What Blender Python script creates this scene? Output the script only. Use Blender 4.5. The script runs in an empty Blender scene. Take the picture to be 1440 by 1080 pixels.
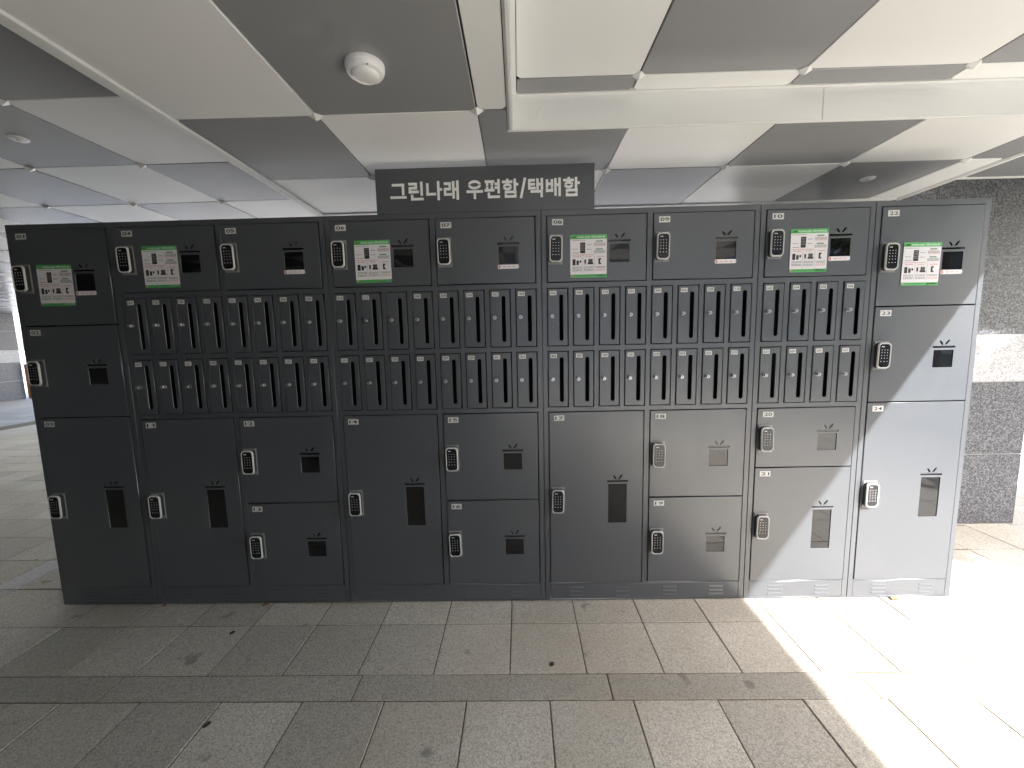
import bpy, bmesh, math, random
from mathutils import Vector, Matrix
random.seed(7)
SC = bpy.context.scene
COL = SC.collection

# ------------------------------------------------------------------ camera
cam_d = bpy.data.cameras.new('camera')
cam_d.sensor_fit = 'HORIZONTAL'
cam_d.sensor_width = 36.0
cam_d.lens = 569.987 / 1440 * 36.0
cam_d.clip_start = 0.02
cam_d.clip_end = 2000
cam = bpy.data.objects.new('camera', cam_d)
COL.objects.link(cam)
CF, CR, CU = (Vector((-0.018531, 0.993346, -0.113667)), Vector((0.999637, 0.016185, -0.021524)), Vector((0.019541, 0.114024, 0.993286)))
M = Matrix((CR, CU, -CF)).transposed().to_4x4()
M.translation = Vector((-0.11027, -1.91617, 1.32961))
cam.matrix_world = M
SC.camera = cam

# ------------------------------------------------------------------ sky and sun
SUN = Vector((0.385, -0.69, 0.604)).normalized()
world = bpy.data.worlds.new('World')
SC.world = world
world.use_nodes = True
wn = world.node_tree
wn.nodes.clear()
sky = wn.nodes.new('ShaderNodeTexSky')
sky.sky_type = 'NISHITA'
sky.sun_disc = False
sky.sun_elevation = math.asin(SUN.z)
sky.sun_rotation = math.atan2(SUN.x, SUN.y)
sky.air_density = 1.0
sky.dust_density = 2.6
bg = wn.nodes.new('ShaderNodeBackground')
bg.inputs['Strength'].default_value = 0.12
wo = wn.nodes.new('ShaderNodeOutputWorld')
wn.links.new(sky.outputs[0], bg.inputs[0])
wn.links.new(bg.outputs[0], wo.inputs[0])

sun_d = bpy.data.lights.new('sun', 'SUN')
sun_d.energy = 2.0
sun_d.angle = math.radians(0.7)
sun_d.color = (1.0, 0.98, 0.95)
sun = bpy.data.objects.new('sun', sun_d)
COL.objects.link(sun)
sun.rotation_euler = (-SUN).to_track_quat('-Z', 'Y').to_euler()
sun.location = (8, -8, 12)

vs = SC.view_settings
vs.view_transform = 'Standard'
vs.look = 'None'
vs.exposure = 3.36
vs.gamma = 1.0
vs.use_curve_mapping = False
cy = SC.cycles
cy.max_bounces = 10
cy.diffuse_bounces = 7
cy.glossy_bounces = 5
cy.transmission_bounces = 6
cy.caustics_reflective = False
cy.caustics_refractive = False
cy.sample_clamp_indirect = 8
cy.use_denoising = True
try:
    cy.denoiser = 'OPENIMAGEDENOISE'
    cy.denoising_input_passes = 'RGB_ALBEDO_NORMAL'
except Exception:
    pass

# ------------------------------------------------------------------ material helpers
def mat(name, col=(0.5, 0.5, 0.5), rough=0.5, spec=0.5, metal=0.0, coat=0.0, ior=None):
    m = bpy.data.materials.new(name)
    m.use_nodes = True
    b = m.node_tree.nodes['Principled BSDF']
    b.inputs['Base Color'].default_value = (*col, 1)
    b.inputs['Roughness'].default_value = rough
    b.inputs['Specular IOR Level'].default_value = spec
    b.inputs['Metallic'].default_value = metal
    b.inputs['Coat Weight'].default_value = coat
    if ior: b.inputs['IOR'].default_value = ior
    return m
class N:
    """small node helper around one material"""
    def __init__(s, m):
        s.m = m; s.t = m.node_tree; s.b = s.t.nodes['Principled BSDF']
    def n(s, typ, **kw):
        x = s.t.nodes.new(typ)
        for k, v in kw.items():
            if k in x.inputs.keys(): x.inputs[k].default_value = v
            else: setattr(x, k, v)
        return x
    def l(s, a, b): s.t.links.new(a, b)
    def pos(s):
        return s.n('ShaderNodeNewGeometry').outputs['Position']
    def noise(s, scale, detail=4, rough=0.55, vec=None):
        x = s.n('ShaderNodeTexNoise'); x.inputs['Scale'].default_value = scale
        x.inputs['Detail'].default_value = detail; x.inputs['Roughness'].default_value = rough
        s.l(vec if vec else s.pos(), x.inputs['Vector']); return x.outputs['Fac']
    def ramp(s, fac, stops):
        r = s.n('ShaderNodeValToRGB'); e = r.color_ramp.elements
        e[0].position, e[0].color = stops[0][0], (*stops[0][1], 1)
        e[1].position, e[1].color = stops[-1][0], (*stops[-1][1], 1)
        for p, c in stops[1:-1]:
            k = e.new(p); k.color = (*c, 1)
        s.l(fac, r.inputs[0]); return r.outputs[0]
    def mix(s, a, b, fac, mode='MIX'):
        x = s.n('ShaderNodeMix', data_type='RGBA', blend_type=mode)
        for sock, v in ((x.inputs[0], fac), (x.inputs[6], a), (x.inputs[7], b)):
            if isinstance(v, (int, float)): sock.default_value = v
            elif isinstance(v, tuple): sock.default_value = (*v, 1)
            else: s.l(v, sock)
        return x.outputs[2]
    def mr(s, v, a, b, c, d):
        x = s.n('ShaderNodeMapRange'); s.l(v, x.inputs[0])
        for i, k in enumerate((a, b, c, d)): x.inputs[1 + i].default_value = k
        return x.outputs[0]
    def bump(s, h, strength=0.2, dist=0.002):
        x = s.n('ShaderNodeBump'); x.inputs['Strength'].default_value = strength; x.inputs['Distance'].default_value = dist
        s.l(h, x.inputs['Height']); s.l(x.outputs[0], s.b.inputs['Normal'])
    def col(s, c): s.l(c, s.b.inputs['Base Color'])
    def rough(s, c): s.l(c, s.b.inputs['Roughness'])

g3 = lambda v: (v, v, v)
# locker paint: dark grey powder coat
PAINT = mat('locker_paint', (0.061, 0.067, 0.077), 0.33, 0.5, ior=1.78)
k = N(PAINT)
n1 = k.noise(2.2, 5); n2 = k.noise(34, 4, 0.65)
c = k.ramp(n1, [(0.3, (0.059, 0.065, 0.0755)), (0.7, (0.063, 0.069, 0.080))])
c = k.mix(c, (0.12, 0.118, 0.115), k.mr(n2, 0.66, 0.80, 0, 0.12))
k.col(c)
k.rough(k.mr(k.noise(5.5, 6, 0.7), 0.3, 0.75, 0.28, 0.39))
k.bump(k.noise(3.2, 2), 0.35, 0.004)
INSIDE_SHADE = mat('locker_inside_shade', (0.012, 0.012, 0.013), 0.8, 0.2)  # near-black: the shade of the slot interiors is put into the colour
ACRYL = mat('smoked_acrylic', (0.004, 0.004, 0.005), 0.03, 0.5, ior=1.6)
k = N(ACRYL); k.bump(k.noise(9, 2), 0.05, 0.004)
SILVER = mat('lock_rim_plastic', (0.52, 0.52, 0.52), 0.32)
LBLACK = mat('lock_face', (0.010, 0.010, 0.012), 0.16)
LSIDE = mat('lock_side', (0.03, 0.03, 0.032), 0.4)
LINK = mat('lock_marks', (0.55, 0.56, 0.58), 0.5)
LCLEAR = mat('lock_backing', (0.26, 0.26, 0.26), 0.25)
CHROME = mat('chrome', (0.50, 0.50, 0.51), 0.30, metal=1.0)
KEYWAY = mat('keyway', (0.02, 0.02, 0.02), 0.5)
LABEL = mat('label_white', (0.74, 0.74, 0.72), 0.45)
k = N(LABEL); k.col(k.ramp(k.noise(60, 3), [(0.3, (0.55, 0.55, 0.54)), (0.7, (0.66, 0.66, 0.65))]))
INK = mat('ink_black', (0.015, 0.015, 0.015), 0.55)
GREYINK = mat('ink_grey', (0.06, 0.06, 0.065), 0.55)
GREEN = mat('leaflet_green', (0.10, 0.42, 0.13), 0.4)
PAPER = mat('leaflet_paper', (0.72, 0.70, 0.74), 0.4)
YELLOW = mat('ink_yellow', (0.75, 0.62, 0.06), 0.5)
RED = mat('ink_red', (0.58, 0.22, 0.21), 0.5)
PINK = mat('sticker_pink', (0.76, 0.52, 0.54), 0.4)
WHITEINK = mat('ink_white', (0.80, 0.84, 0.80), 0.5)
TEAL = mat('ink_dark_green', (0.12, 0.28, 0.19), 0.5)
LETTER = mat('sign_letter_white', (0.84, 0.85, 0.86), 0.4)
WPLAST = mat('white_plastic', (0.84, 0.84, 0.87), 0.35)
GLASSW = mat('lamp_diffuser', (0.84, 0.84, 0.84), 0.25)
METAL = mat('brushed_metal', (0.55, 0.55, 0.55), 0.35, metal=0.8)

def panel_mat(name, a, b, rough):
    m = mat(name, a, rough)
    k = N(m)
    r = k.n('ShaderNodeObjectInfo').outputs['Random']
    c = k.mix(a, b, r)
    k.col(c)
    return m
PANW = panel_mat('ceiling_panel_white', (0.83, 0.845, 0.855), (0.86, 0.875, 0.885), 0.30)
PAND = panel_mat('ceiling_panel_grey', (0.265, 0.272, 0.29), (0.295, 0.302, 0.32), 0.22)
TRIM = mat('ceiling_trim_white', (0.77, 0.78, 0.785), 0.38)
VOID = mat('ceiling_void', (0.05, 0.05, 0.05), 0.8)
CONC = mat('concrete', (0.32, 0.31, 0.30), 0.8)
k = N(CONC); k.col(k.ramp(k.noise(1.5, 6), [(0.3, (0.26, 0.255, 0.25)), (0.7, (0.36, 0.35, 0.335))]))

def granite(name, dark, mid, light, scale, rough, base_noise=0.12):
    m = mat(name, mid, rough)
    k = N(m)
    v = k.n('ShaderNodeTexVoronoi'); v.inputs['Scale'].default_value = scale
    k.l(k.pos(), v.inputs['Vector'])
    sep = k.n('ShaderNodeSeparateColor'); k.l(v.outputs['Color'], sep.inputs[0])
    c = k.ramp(sep.outputs[0], [(0.0, dark), (0.42, mid), (0.86, light)])
    v2 = k.n('ShaderNodeTexVoronoi'); v2.inputs['Scale'].default_value = scale * 2.3
    k.l(k.pos(), v2.inputs['Vector'])
    sep2 = k.n('ShaderNodeSeparateColor'); k.l(v2.outputs['Color'], sep2.inputs[0])
    c2 = k.ramp(sep2.outputs[1], [(0.0, dark), (0.5, mid), (1.0, light)])
    c = k.mix(c, c2, 0.45)
    r = k.n('ShaderNodeObjectInfo').outputs['Random']
    tint = k.ramp(r, [(0, g3(1 - base_noise)), (1, g3(1 + base_noise))])
    c = k.mix(c, tint, 1.0, 'MULTIPLY')
    k.col(c)
    return m, k
GRAND, k = granite('granite_dark', (0.011, 0.012, 0.015), (0.050, 0.052, 0.060), (0.235, 0.24, 0.262), 150, 0.38)
GRANL, k = granite('granite_light', (0.15, 0.15, 0.155), (0.40, 0.40, 0.41), (0.56, 0.56, 0.57), 120, 0.4)
MORTAR = mat('wall_joint', (0.55, 0.55, 0.54), 0.7)

def paver(name, dark, mid, light, stain):
    m, k = granite(name, dark, mid, light, 230, 0.72, 0.16)
    c = k.b.inputs['Base Color'].links[0].from_socket
    big = k.noise(1.1, 6, 0.6)
    c = k.mix(c, stain, k.mr(big, 0.46, 0.72, 0, 0.65))
    spots = k.noise(7.5, 3, 0.5)
    c = k.mix(c, tuple(x * 0.32 for x in mid), k.mr(spots, 0.675, 0.72, 0, 0.6))
    grime = k.noise(26, 5, 0.7)
    c = k.mix(c, tuple(x * 0.6 for x in mid), k.mr(grime, 0.56, 0.72, 0, 0.35))
    k.col(c)
    k.bump(k.noise(260, 4, 0.7), 0.5, 0.0022)
    return m
PAVE = paver('paving_granite', (0.245, 0.222, 0.184), (0.515, 0.474, 0.400), (0.70, 0.655, 0.565), (0.40, 0.346, 0.258))
PAVEB = paver('paving_band', (0.20, 0.182, 0.152), (0.44, 0.406, 0.345), (0.61, 0.57, 0.495), (0.345, 0.30, 0.228))
PAVEL = paver('paving_light', (0.22, 0.22, 0.215), (0.46, 0.455, 0.44), (0.62, 0.61, 0.59), (0.36, 0.34, 0.31))
JOINT = mat('joint_sand', (0.24, 0.19, 0.13), 0.9)
k = N(JOINT); k.col(k.ramp(k.noise(40, 5), [(0.3, (0.085, 0.065, 0.043)), (0.7, (0.185, 0.143, 0.095))]))
# far ground: the paving grid carried on by the material where single slabs cannot be told apart
GROUND = mat('ground_paving', (0.3, 0.29, 0.27), 0.75)
k = N(GROUND)
br = k.n('ShaderNodeTexBrick'); br.offset = 0.0
k.l(k.pos(), br.inputs['Vector'])
for nme, v in (('Scale', 1.0), ('Mortar Size', 0.006), ('Brick Width', 0.306), ('Row Height', 0.30), ('Bias', 0.0)):
    br.inputs[nme].default_value = v
br.inputs['Color1'].default_value = (0.30, 0.288, 0.268, 1)
br.inputs['Color2'].default_value = (0.37, 0.355, 0.33, 1)
br.inputs['Mortar'].default_value = (0.14, 0.12, 0.09, 1)
k.col(k.mix(br.outputs[0], (0.22, 0.20, 0.17), k.mr(k.noise(0.8, 6), 0.5, 0.75, 0, 0.6)))

BARK = mat('bark', (0.10, 0.075, 0.055), 0.9)
LEAFM = mat('foliage', (0.07, 0.10, 0.03), 0.6)
k = N(LEAFM)
k.col(k.ramp(k.noise(2.5, 3), [(0.3, (0.045, 0.085, 0.02)), (0.55, (0.10, 0.11, 0.03)), (0.75, (0.17, 0.09, 0.03))]))
DRYLEAF = mat('dry_leaf', (0.30, 0.14, 0.08), 0.8)
ORANGE = mat('orange_timber', (0.50, 0.19, 0.06), 0.5)

# ------------------------------------------------------------------ object helpers
def link(name, me, m=None, parent=None, loc=None, rot=None):
    o = bpy.data.objects.new(name, me)
    COL.objects.link(o)
    if parent is not None: o.parent = parent
    if loc is not None: o.location = loc
    if rot is not None: o.rotation_euler = rot
    if m is not None and me is not None:
        if not me.materials: me.materials.append(m)
    return o
def empty(name, loc, label, cat, group=None):
    o = bpy.data.objects.new(name, None)
    o.empty_display_size = 0.05
    COL.objects.link(o); o.location = loc
    tag(o, label, cat, group); return o
def tag(o, label, cat, group=None):
    o['label'] = label; o['category'] = cat
    if group: o['group'] = group
    return o
def struct(o):
    o['kind'] = 'structure'; return o
class MB:
    """collects shapes with material slots and turns them into one mesh"""
    def __init__(s, *mats): s.bm = bmesh.new(); s.mats = list(mats)
    def face(s, pts, mi=0):
        vs_ = [s.bm.verts.new(p) for p in pts]
        f = s.bm.faces.new(vs_); f.material_index = mi; return f
    def box(s, x0, x1, y0, y1, z0, z1, mi=0, bev=0.0):
        v = [s.bm.verts.new(p) for p in ((x0, y0, z0), (x1, y0, z0), (x1, y1, z0), (x0, y1, z0), (x0, y0, z1), (x1, y0, z1), (x1, y1, z1), (x0, y1, z1))]
        fs = []
        for idx in ((0, 3, 2, 1), (4, 5, 6, 7), (0, 1, 5, 4), (1, 2, 6, 5), (2, 3, 7, 6), (3, 0, 4, 7)):
            f = s.bm.faces.new([v[i] for i in idx]); f.material_index = mi; fs.append(f)
        if bev:
            es = list({e for f in fs for e in f.edges})
            r = bmesh.ops.bevel(s.bm, geom=es, offset=bev, segments=1, affect='EDGES')
            for f in r['faces']: f.material_index = mi
    def prism(s, loop, y0, y1, mi=0, mi_side=None, taper=1.0, c=None):
        """loop of (x, z); front at y0 (nearer the viewer), back at y1; front scaled by taper about c"""
        if mi_side is None: mi_side = mi
        if c is None: c = (sum(p[0] for p in loop) / len(loop), sum(p[1] for p in loop) / len(loop))
        a = [s.bm.verts.new((c[0] + (x - c[0]) * taper, y0, c[1] + (z - c[1]) * taper)) for x, z in loop]
        b = [s.bm.verts.new((x, y1, z)) for x, z in loop]
        f = s.bm.faces.new(a); f.material_index = mi
        n = len(loop)
        for i in range(n):
            q = s.bm.faces.new((a[i], b[i], b[(i + 1) % n], a[(i + 1) % n])); q.material_index = mi_side
        f2 = s.bm.faces.new(list(reversed(b))); f2.material_index = mi_side
    def cyl(s, c, r0, r1, z0, z1, axis='Z', n=24, mi=0):
        lp = []
        for zz, r in ((z0, r0), (z1, r1)):
            ring = []
            for i in range(n):
                a = 2 * math.pi * i / n
                u, v = r * math.cos(a), r * math.sin(a)
                p = (c[0] + u, c[1] + v, zz) if axis == 'Z' else (c[0] + u, zz, c[2] + v)
                ring.append(s.bm.verts.new(p))
            lp.append(ring)
        for i in range(n):
            f = s.bm.faces.new((lp[0][i], lp[0][(i + 1) % n], lp[1][(i + 1) % n], lp[1][i])); f.material_index = mi; f.smooth = True
        for ring in lp:
            f = s.bm.faces.new(ring); f.material_index = mi
    def tube(s, pts, rad, n=8, mi=0):
        rings = []
        for i, p in enumerate(pts):
            p = Vector(p)
            d = (Vector(pts[min(i + 1, len(pts) - 1)]) - Vector(pts[max(i - 1, 0)])).normalized()
            u = d.orthogonal().normalized(); w = d.cross(u)
            rings.append([s.bm.verts.new(p + (u * math.cos(2 * math.pi * j / n) + w * math.sin(2 * math.pi * j / n)) * rad[i]) for j in range(n)])
        for a, b in zip(rings[:-1], rings[1:]):
            for j in range(n):
                f = s.bm.faces.new((a[j], a[(j + 1) % n], b[(j + 1) % n], b[j])); f.material_index = mi; f.smooth = True
        s.bm.faces.new(rings[0]).material_index = mi; s.bm.faces.new(rings[-1]).material_index = mi
    def mesh(s, name, normals=True):
        if normals: bmesh.ops.recalc_face_normals(s.bm, faces=s.bm.faces[:])
        me = bpy.data.meshes.new(name); s.bm.to_mesh(me); s.bm.free()
        for m in s.mats: me.materials.append(m)
        return me
    def build(s, name, parent=None, loc=None, rot=None):
        return link(name, s.mesh(name), None, parent, loc, rot)

def rrect(x0, x1, z0, z1, r, n=5):
    pts = []
    for cx, cz, a0 in ((x1 - r, z1 - r, 0), (x0 + r, z1 - r, 90), (x0 + r, z0 + r, 180), (x1 - r, z0 + r, 270)):
        for i in range(n + 1):
            a = math.radians(a0 + 90 * i / n)
            pts.append((cx + r * math.cos(a), cz + r * math.sin(a)))
    return pts
def rect(x0, x1, z0, z1): return [(x0, z0), (x1, z0), (x1, z1), (x0, z1)]
def ellipse(cx, cz, a, b, ang, n=14):
    ca, sa = math.cos(ang), math.sin(ang)
    return [(cx + a * math.cos(t) * ca - b * math.sin(t) * sa, cz + a * math.cos(t) * sa + b * math.sin(t) * ca) for t in [2 * math.pi * i / n for i in range(n)]]

def plate(name, loops, front, thick, bev, m):
    """sheet with real holes: loops of (x, z), first is the outline; front face at y = front"""
    cu = bpy.data.curves.new(name, 'CURVE'); cu.dimensions = '2D'; cu.fill_mode = 'BOTH'
    cu.extrude = thick / 2 - bev; cu.bevel_depth = bev; cu.bevel_resolution = 0; cu.offset = -bev
    for lp in loops:
        sp = cu.splines.new('POLY'); sp.points.add(len(lp) - 1)
        for p, (x, z) in zip(sp.points, lp): p.co = (x, z, 0, 1)
        sp.use_cyclic_u = True
    me = curve_mesh(cu, name)
    me.transform(Matrix(((1, 0, 0, 0), (0, 0, -1, front + thick / 2), (0, 1, 0, 0), (0, 0, 0, 1))))
    me.materials.clear(); me.materials.append(m)
    return me
def folded(name, loops, front, depth, bev, m):
    """thin sheet with holes and a folded rim all round"""
    o_ = loops[0]; xs_ = [p[0] for p in o_]; zs_ = [p[1] for p in o_]
    a = plate(name, loops, front, 0.0024, 0.0010, m)
    r_ = [rect(min(xs_) + 0.0002, max(xs_) - 0.0002, min(zs_) + 0.0002, max(zs_) - 0.0002), rect(min(xs_) + 0.0022, max(xs_) - 0.0022, min(zs_) + 0.0022, max(zs_) - 0.0022)]
    c = plate(name, r_, front + 0.0014, depth, 0.0003, m)
    bm = bmesh.new(); bm.from_mesh(a); bm.from_mesh(c); bm.to_mesh(a); bm.free(); bpy.data.meshes.remove(c)
    return a
def curve_mesh(cu, name):
    o = bpy.data.objects.new('tmp', cu); COL.objects.link(o)
    dg = bpy.context.evaluated_depsgraph_get(); dg.update()
    me = bpy.data.meshes.new_from_object(o.evaluated_get(dg)); me.name = name
    bpy.data.objects.remove(o); bpy.data.curves.remove(cu)
    return me
def text_mesh(txt, w, h, name='text', bold=0.0):
    """flat lettering scaled to w x h, centred, in the x-z plane facing -y; returns list of polygons"""
    cu = bpy.data.curves.new(name, 'FONT'); cu.body = txt; cu.size = 1.0; cu.offset = bold; cu.resolution_u = 3
    cu.fill_mode = 'FRONT'
    me = curve_mesh(cu, name)
    xs = [v.co.x for v in me.vertices]; ys = [v.co.y for v in me.vertices]
    if not xs: return [], []
    x0, x1, y0, y1 = min(xs), max(xs), min(ys), max(ys)
    vv = [((v.co.x - (x0 + x1) / 2) / (x1 - x0) * w, (v.co.y - (y0 + y1) / 2) / (y1 - y0) * h) for v in me.vertices]
    ff = [tuple(p.vertices) for p in me.polygons]
    bpy.data.meshes.remove(me)
    return vv, ff
def put_text(mb, tm, cx, cz, y, mi):
    vv, ff = tm
    vb = [mb.bm.verts.new((cx + x, y, cz + z)) for x, z in vv]
    for f in ff:
        try:
            q = mb.bm.faces.new([vb[i] for i in f]); q.material_index = mi
        except ValueError: pass

SIGN=[
  [("S", -0.6702, 2.0252, -0.6139, 2.0252), ("S", -0.6199, 2.0292, -0.6199, 1.9815), ("S", -0.6786, 1.9714, -0.6051, 1.9714)] ,
  [("S", -0.5947, 2.0278, -0.5563, 2.0278), ("S", -0.5614, 2.0327, -0.5614, 2.0055), ("S", -0.5931, 2.0101, -0.5572, 2.0101), ("S", -0.5893, 2.0137, -0.5893, 1.9875), ("S", -0.594, 1.9938, -0.5489, 1.9938), ("S", -0.536, 2.0371, -0.536, 1.9768), ("S", -0.5796, 1.982, -0.5796, 1.9581), ("S", -0.5854, 1.9624, -0.5278, 1.9624)] ,
  [("S", -0.5091, 2.0296, -0.5091, 1.9761), ("S", -0.5155, 1.982, -0.4712, 1.982), ("S", -0.4597, 2.0374, -0.4597, 1.9556), ("S", -0.4572, 2.0013, -0.4428, 2.0013)] ,
  [("S", -0.4347, 2.0256, -0.4032, 2.0256), ("S", -0.408, 2.0295, -0.408, 1.9979), ("S", -0.4339, 2.002, -0.4041, 2.002), ("S", -0.4297, 2.0053, -0.4297, 1.9739), ("S", -0.4348, 1.979, -0.3989, 1.979), ("S", -0.3916, 2.0355, -0.3916, 1.9606), ("S", -0.3927, 2.0003, -0.3748, 2.0003), ("S", -0.3728, 2.0377, -0.3728, 1.9553)] ,
  [("R", -0.2957, 2.017, 0.0235, 0.0142), ("S", -0.3324, 1.988, -0.2584, 1.988), ("S", -0.2953, 1.988, -0.2953, 1.9556)] ,
  [("S", -0.249, 2.0288, -0.2062, 2.0288), ("S", -0.2385, 2.0273, -0.2385, 2.0107), ("S", -0.2391, 2.0079, -0.2391, 1.9916), ("S", -0.2172, 2.0277, -0.2172, 2.0111), ("S", -0.2177, 2.0084, -0.2177, 1.9928), ("S", -0.2512, 1.9919, -0.2061, 1.9919), ("S", -0.1872, 2.0384, -0.1872, 1.9773), ("S", -0.2047, 2.0187, -0.1905, 2.0187), ("S", -0.2051, 2.0027, -0.1909, 2.0027), ("S", -0.2317, 1.9819, -0.2317, 1.9573), ("S", -0.2366, 1.963, -0.1819, 1.963)] ,
  [("S", -0.1474, 2.039, -0.1474, 2.0271), ("S", -0.1714, 2.026, -0.1245, 2.026), ("R", -0.1474, 2.0044, 0.0149, 0.0098), ("S", -0.1141, 2.0384, -0.1141, 1.9889), ("S", -0.1141, 2.0148, -0.0981, 2.0148), ("S", -0.1593, 1.982, -0.1076, 1.982), ("S", -0.1598, 1.9626, -0.108, 1.9626), ("S", -0.1547, 1.9853, -0.1547, 1.9744), ("S", -0.155, 1.972, -0.155, 1.9587), ("S", -0.1123, 1.9848, -0.1123, 1.9742), ("S", -0.1126, 1.9719, -0.1126, 1.9582)] ,
  [("S", -0.0878, 1.9542, -0.0674, 2.0412)] ,
  [("S", -0.0491, 2.0329, -0.0491, 1.9899), ("S", -0.0534, 2.0297, -0.0232, 2.0297), ("S", -0.0501, 2.0124, -0.0235, 2.0124), ("S", -0.054, 1.9958, -0.0202, 1.9958), ("S", -0.0118, 2.0362, -0.0118, 1.9889), ("S", 0.0077, 2.0381, 0.0077, 1.9883), ("S", -0.0118, 2.012, 0.0077, 2.012), ("S", -0.0435, 1.9813, 0.0116, 1.9813), ("S", 0.0061, 1.9833, 0.0061, 1.9561)] ,
  [("S", 0.0308, 2.0317, 0.0308, 1.9959), ("S", 0.0305, 1.9935, 0.0305, 1.9769), ("S", 0.0528, 2.0318, 0.0528, 1.9966), ("S", 0.0525, 1.9939, 0.0525, 1.9776), ("S", 0.0308, 2.0123, 0.0528, 2.0123), ("S", 0.0276, 1.9832, 0.0571, 1.9832), ("S", 0.0686, 2.0357, 0.0686, 1.9602), ("S", 0.087, 2.0376, 0.087, 1.9583), ("S", 0.0687, 2.0078, 0.0871, 2.0078)] ,
  [("S", 0.1283, 2.0391, 0.1283, 2.027), ("S", 0.1035, 2.026, 0.1509, 2.026), ("R", 0.1282, 2.0061, 0.0149, 0.0098), ("S", 0.1607, 2.0382, 0.1607, 1.9893), ("S", 0.1607, 2.0136, 0.1777, 2.0136), ("S", 0.1156, 1.983, 0.167, 1.983), ("S", 0.1155, 1.962, 0.1669, 1.962), ("S", 0.1202, 1.9866, 0.1202, 1.9744), ("S", 0.1201, 1.972, 0.1201, 1.9588), ("S", 0.1624, 1.9868, 0.1624, 1.9746), ("S", 0.1623, 1.9719, 0.1623, 1.959)] ,
]

# ================================================================== lettering and plates with holes (made first, while the scene is small)
DW, GAP = 0.0035, 0.0035          # doors stand 3.5 mm proud, 3.5 mm joint
TXT = {}
for i in range(1, 25):
    TXT['%02d' % i] = text_mesh('%02d' % i, 0.038, 0.0150, bold=0.016)
MAILNUM = {
    'A': (['104', '106', '108', '110', '202', '204', '206', '208'], ['103', '105', '107', '109', '201', '203', '205', '207']),
    'B': (['210', '302', None, '306', '308', '310', '402', '404'], ['209', '301', '303', '305', '307', '309', '401', '403']),
    'C': (['406', '408', '410', '502', '504', '506', '508', '510'], ['405', '407', '409', '501', '503', '505', '507', '509']),
    'D': (['602', '604', '606', '608'], ['601', '603', '605', '607'])}
for a, b in MAILNUM.values():
    for t in a + b:
        if t: TXT[t] = text_mesh(t, 0.0225, 0.0110, bold=0.012)
HEAD1 = text_mesh('무인택배 보관함', 0.058, 0.0085, bold=0.01)
HEAD2 = text_mesh('이용안내(매뉴얼)', 0.062, 0.0105, bold=0.01)

def gift(cx, cz, h):
    """cut-out of a wrapped box: window, lid and two leaves (cx, cz = window centre)"""
    t = cz + h / 2
    return [rrect(cx - 0.0445, cx + 0.0445, cz - h / 2, t, 0.003, 2),
            rrect(cx - 0.051, cx + 0.051, t + 0.010, t + 0.0185, 0.0042, 3),
            ellipse(cx - 0.013, t + 0.034, 0.012, 0.0042, math.radians(125)),
            ellipse(cx + 0.014, t + 0.036, 0.0145, 0.0042, math.radians(52))]

XS = [-2.490, -1.988, -0.992, 0.001, 0.990, 1.5005, 2.0055]
ZT = (1.577, 1.876); ZL = (0.099, 0.973); ZM = ((1.285, 1.553), (0.995, 1.262))
MG = 0.0245
def halves(w): return (MG, w / 2 - 0.0125), (w / 2 + 0.0125, w - MG)
# each compartment: number, column, z range, window height ; sheet = leaflet, tab = pink sticker
CAB = []
E1 = [('01', 0, (1.431, 1.876), .080, 1, 1), ('02', 0, (0.987, 1.431), .080, 0, 0), ('03', 0, (0.099, 0.987), .197, 0, 0)]
E2 = [('22', 0, (1.434, 1.876), .080, 1, 1), ('23', 0, (0.990, 1.434), .080, 0, 0), ('24', 0, (0.099, 0.990), .197, 0, 0)]
CAB.append(dict(key='E1', doors=E1, mail=None))
CAB.append(dict(key='A', doors=[('04', 0, ZT, .080, 1, 0), ('05', 1, ZT, .080, 0, 1), ('11', 0, ZL, .197, 0, 0), ('12', 1, (.538, .973), .080, 0, 0), ('13', 1, (.099, .538), .080, 0, 0)], mail='A'))
CAB.append(dict(key='B', doors=[('06', 0, ZT, .080, 1, 0), ('07', 1, ZT, .080, 0, 1), ('14', 0, ZL, .197, 0, 0), ('15', 1, (.538, .973), .080, 0, 0), ('16', 1, (.099, .538), .080, 0, 0)], mail='B'))
CAB.append(dict(key='C', doors=[('08', 0, ZT, .080, 1, 0), ('09', 1, ZT, .080, 0, 1), ('17', 0, ZL, .197, 0, 0), ('18', 1, (.541, .973), .080, 0, 0), ('19', 1, (.099, .541), .080, 0, 0)], mail='C'))
CAB.append(dict(key='D', doors=[('10', 0, ZT, .080, 1, 1), ('20', 0, (.681, .973), .080, 0, 0), ('21', 0, (.099, .681), .197, 0, 0)], mail='D'))
CAB.append(dict(key='E2', doors=E2, mail=None))
MP, MW = 0.1207, 0.0985
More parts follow.
